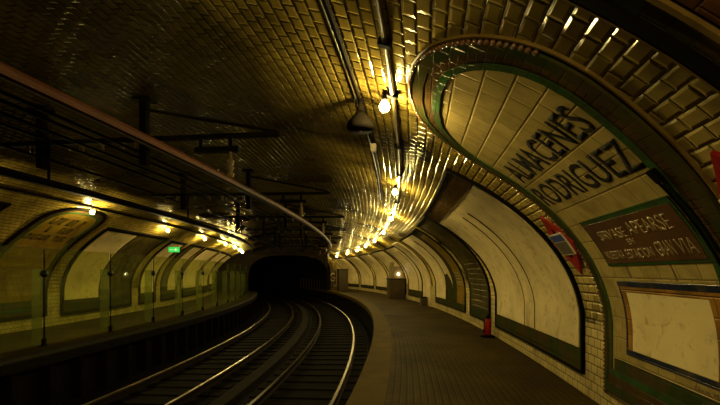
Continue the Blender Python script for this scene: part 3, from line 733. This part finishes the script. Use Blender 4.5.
# fire extinguisher
r = thing('fire_extinguisher', 'red fire extinguisher standing on the platform floor against the right wall', 'fire extinguisher', W(9.86, 2.66, 0), frame(9.86))
bm = bmesh.new(); lathe(bm, [(0, .05), (.075, .05), (.085, .07), (.085, .36), (.07, .40), (.035, .43), (0, .43)], 20); local('cylinder', bm, 'red_paint', r, True)
bm = bmesh.new(); lathe(bm, [(0, 0), (.16, 0), (.17, .02), (.1, .05), (0, .05)], 20); local('base', bm, 'black_iron', r, True)
bm = bmesh.new(); lathe(bm, [(0, .43), (.03, .43), (.03, .48), (0, .48)], 12); box(bm, -.02, .02, -.12, .03, .48, .50, None, .004); box(bm, -.02, .02, -.10, .03, .52, .535, None, .004); local('valve', bm, 'black_iron', r)
bm = bmesh.new(); tube(bm, [(0, -.03, .46), (-.07, -.09, .45), (-.11, -.1, .35), (-.105, -.08, .2), (-.1, -.07, .12)], [.011, .011, .011, .011, .02]); local('hose', bm, 'black_iron', r, True)
# kiosk
r = thing('kiosk', 'dark brown kiosk with a pale glazed upper part on the right platform', 'kiosk', W(23.9, 2.15, 0), frame(23.9))
bm = bmesh.new(); box(bm, -.30, .62, -.35, .35, 0, 1.15, None, .015); local('body', bm, 'kiosk_brown', r)
bm = bmesh.new(); box(bm, -.30, -.02, -.35, -.15, 1.15, 2.1, None, .01); local('pillar', bm, 'kiosk_pale', r)
bm = bmesh.new(); box(bm, -.02, .62, -.25, .3, 1.15, 1.85, None, .01); local('cabinet', bm, 'kiosk_pale', r)
bm = bmesh.new(); box(bm, -.34, .66, -.38, .38, 1.12, 1.17, None, .005); local('counter', bm, 'dark_paint', r)
bm = bmesh.new(); box(bm, .0, .58, -.365, -.35, .08, 1.08, None, .004); d = local('door', bm, 'kiosk_brown', r)
bm = bmesh.new(); box(bm, .05, .08, -.385, -.365, .5, .62); o = local('handle', bm, 'conduit', d)
reflection_bm = bm = bmesh.new(); lathe(bm, [(0, -.05), (.035, -.035), (.05, 0), (.035, .035), (0, .05)], 12, (.25, -.30, 1.42)); local('lamp', bm, 'kiosk_reflection', r, True)  # no lamp: glowing part that paints the reflection of a platform bulb
# bin/box at pilaster foot
r = thing('platform_bin', 'small brown box standing at the foot of the cream pilaster', 'box', W(18.9, 2.62, 0), frame(18.9))
bm = bmesh.new(); box(bm, -.13, .13, -.18, .18, 0, .36, None, .015); local('body', bm, 'kiosk_brown', r)
bm = bmesh.new(); box(bm, -.14, .14, -.19, .19, .36, .40, None, .01); local('lid', bm, 'dark_paint', r)
# far column and round sign
r = thing('platform_booth', 'dark square booth at the far end of the right platform near the tunnel mouth', 'booth', W(35.2, 1.15, 0), frame(35.2))
bm = bmesh.new(); box(bm, -.4, .4, -.35, .35, 0, 1.75, None, .02); local('body', bm, 'kiosk_brown', r)
bm = bmesh.new(); box(bm, -.43, .43, -.38, .38, 1.75, 1.82, None, .01); local('cap', bm, 'dark_paint', r)
r = thing('round_sign', 'dark board with a yellow ring at the far end of the right platform', 'sign', W(36.6, .62, .0), frame(36.6))
bm = bmesh.new(); box(bm, -.3, .3, -.03, .03, .5, 1.7, None, .01); local('board', bm, 'kiosk_brown', r)
bm = bmesh.new(); box(bm, -.03, .03, -.02, .02, 0, .5); local('post', bm, 'black_iron', r)
bm = bmesh.new(); pts = [(.22 * math.cos(x), -.04, 1.1 + .32 * math.sin(x)) for x in [math.radians(40 + 300 * i / 20) for i in range(21)]]; tube(bm, pts, .04); box(bm, .0, .2, -.06, -.03, 1.02, 1.1); local('ring_mark', bm, 'poster_yellow', r, True)
# exit sign
tx = 16.57
r = thing('exit_sign', 'small lit green emergency exit sign hanging over the left platform', 'exit sign', W(tx, -7.66, 2.40), frame(tx))
bm = bmesh.new(); box(bm, -.21, .21, -.02, .02, -.1, .1, None, .006); local('housing', bm, 'exit_green', r)
bm = bmesh.new(); box(bm, .05, .09, -.026, -.02, -.05, .03); box(bm, -.02, .14, -.026, -.02, -.015, .005); box(bm, .055, .085, -.026, -.02, .04, .065); box(bm, -.15, -.05, -.026, -.02, -.01, .01); local('pictogram', bm, 'exit_white', r)
zt = ZS + HB * math.sqrt(1 - ((-7.66 - CEN) / HA) ** 2) - 2.40
bm = bmesh.new(); box(bm, -.15, -.14, -.005, .005, .1, zt + .1); box(bm, .14, .15, -.005, .005, .1, zt + .05); local('hanger', bm, 'black_iron', r)
# cable bracket on the near advertisement
s, z = vault(1, 2.28, .03)
r = thing('cable_bracket', 'small black cable bracket beside the letter Z of the near advertisement', 'bracket', W(2.83, s, z), frame(2.83))
drect(1, 2.79, 2.86, 2.23, 2.33, .036, .06, 'plate', 'black_iron', r, 3, 2)
bm = bmesh.new(); tube(bm, [VP(1, 2.86, 2.25 - .1 * i, .045) for i in range(17)], .009, 6); finish('cable', bm, 'black_iron', r, True)
bm = bmesh.new(); tube(bm, [VP(1, 2.80, 2.22 - .1 * i, .045) for i in range(17)], .006, 6); finish('cable', bm, 'black_iron', r, True)
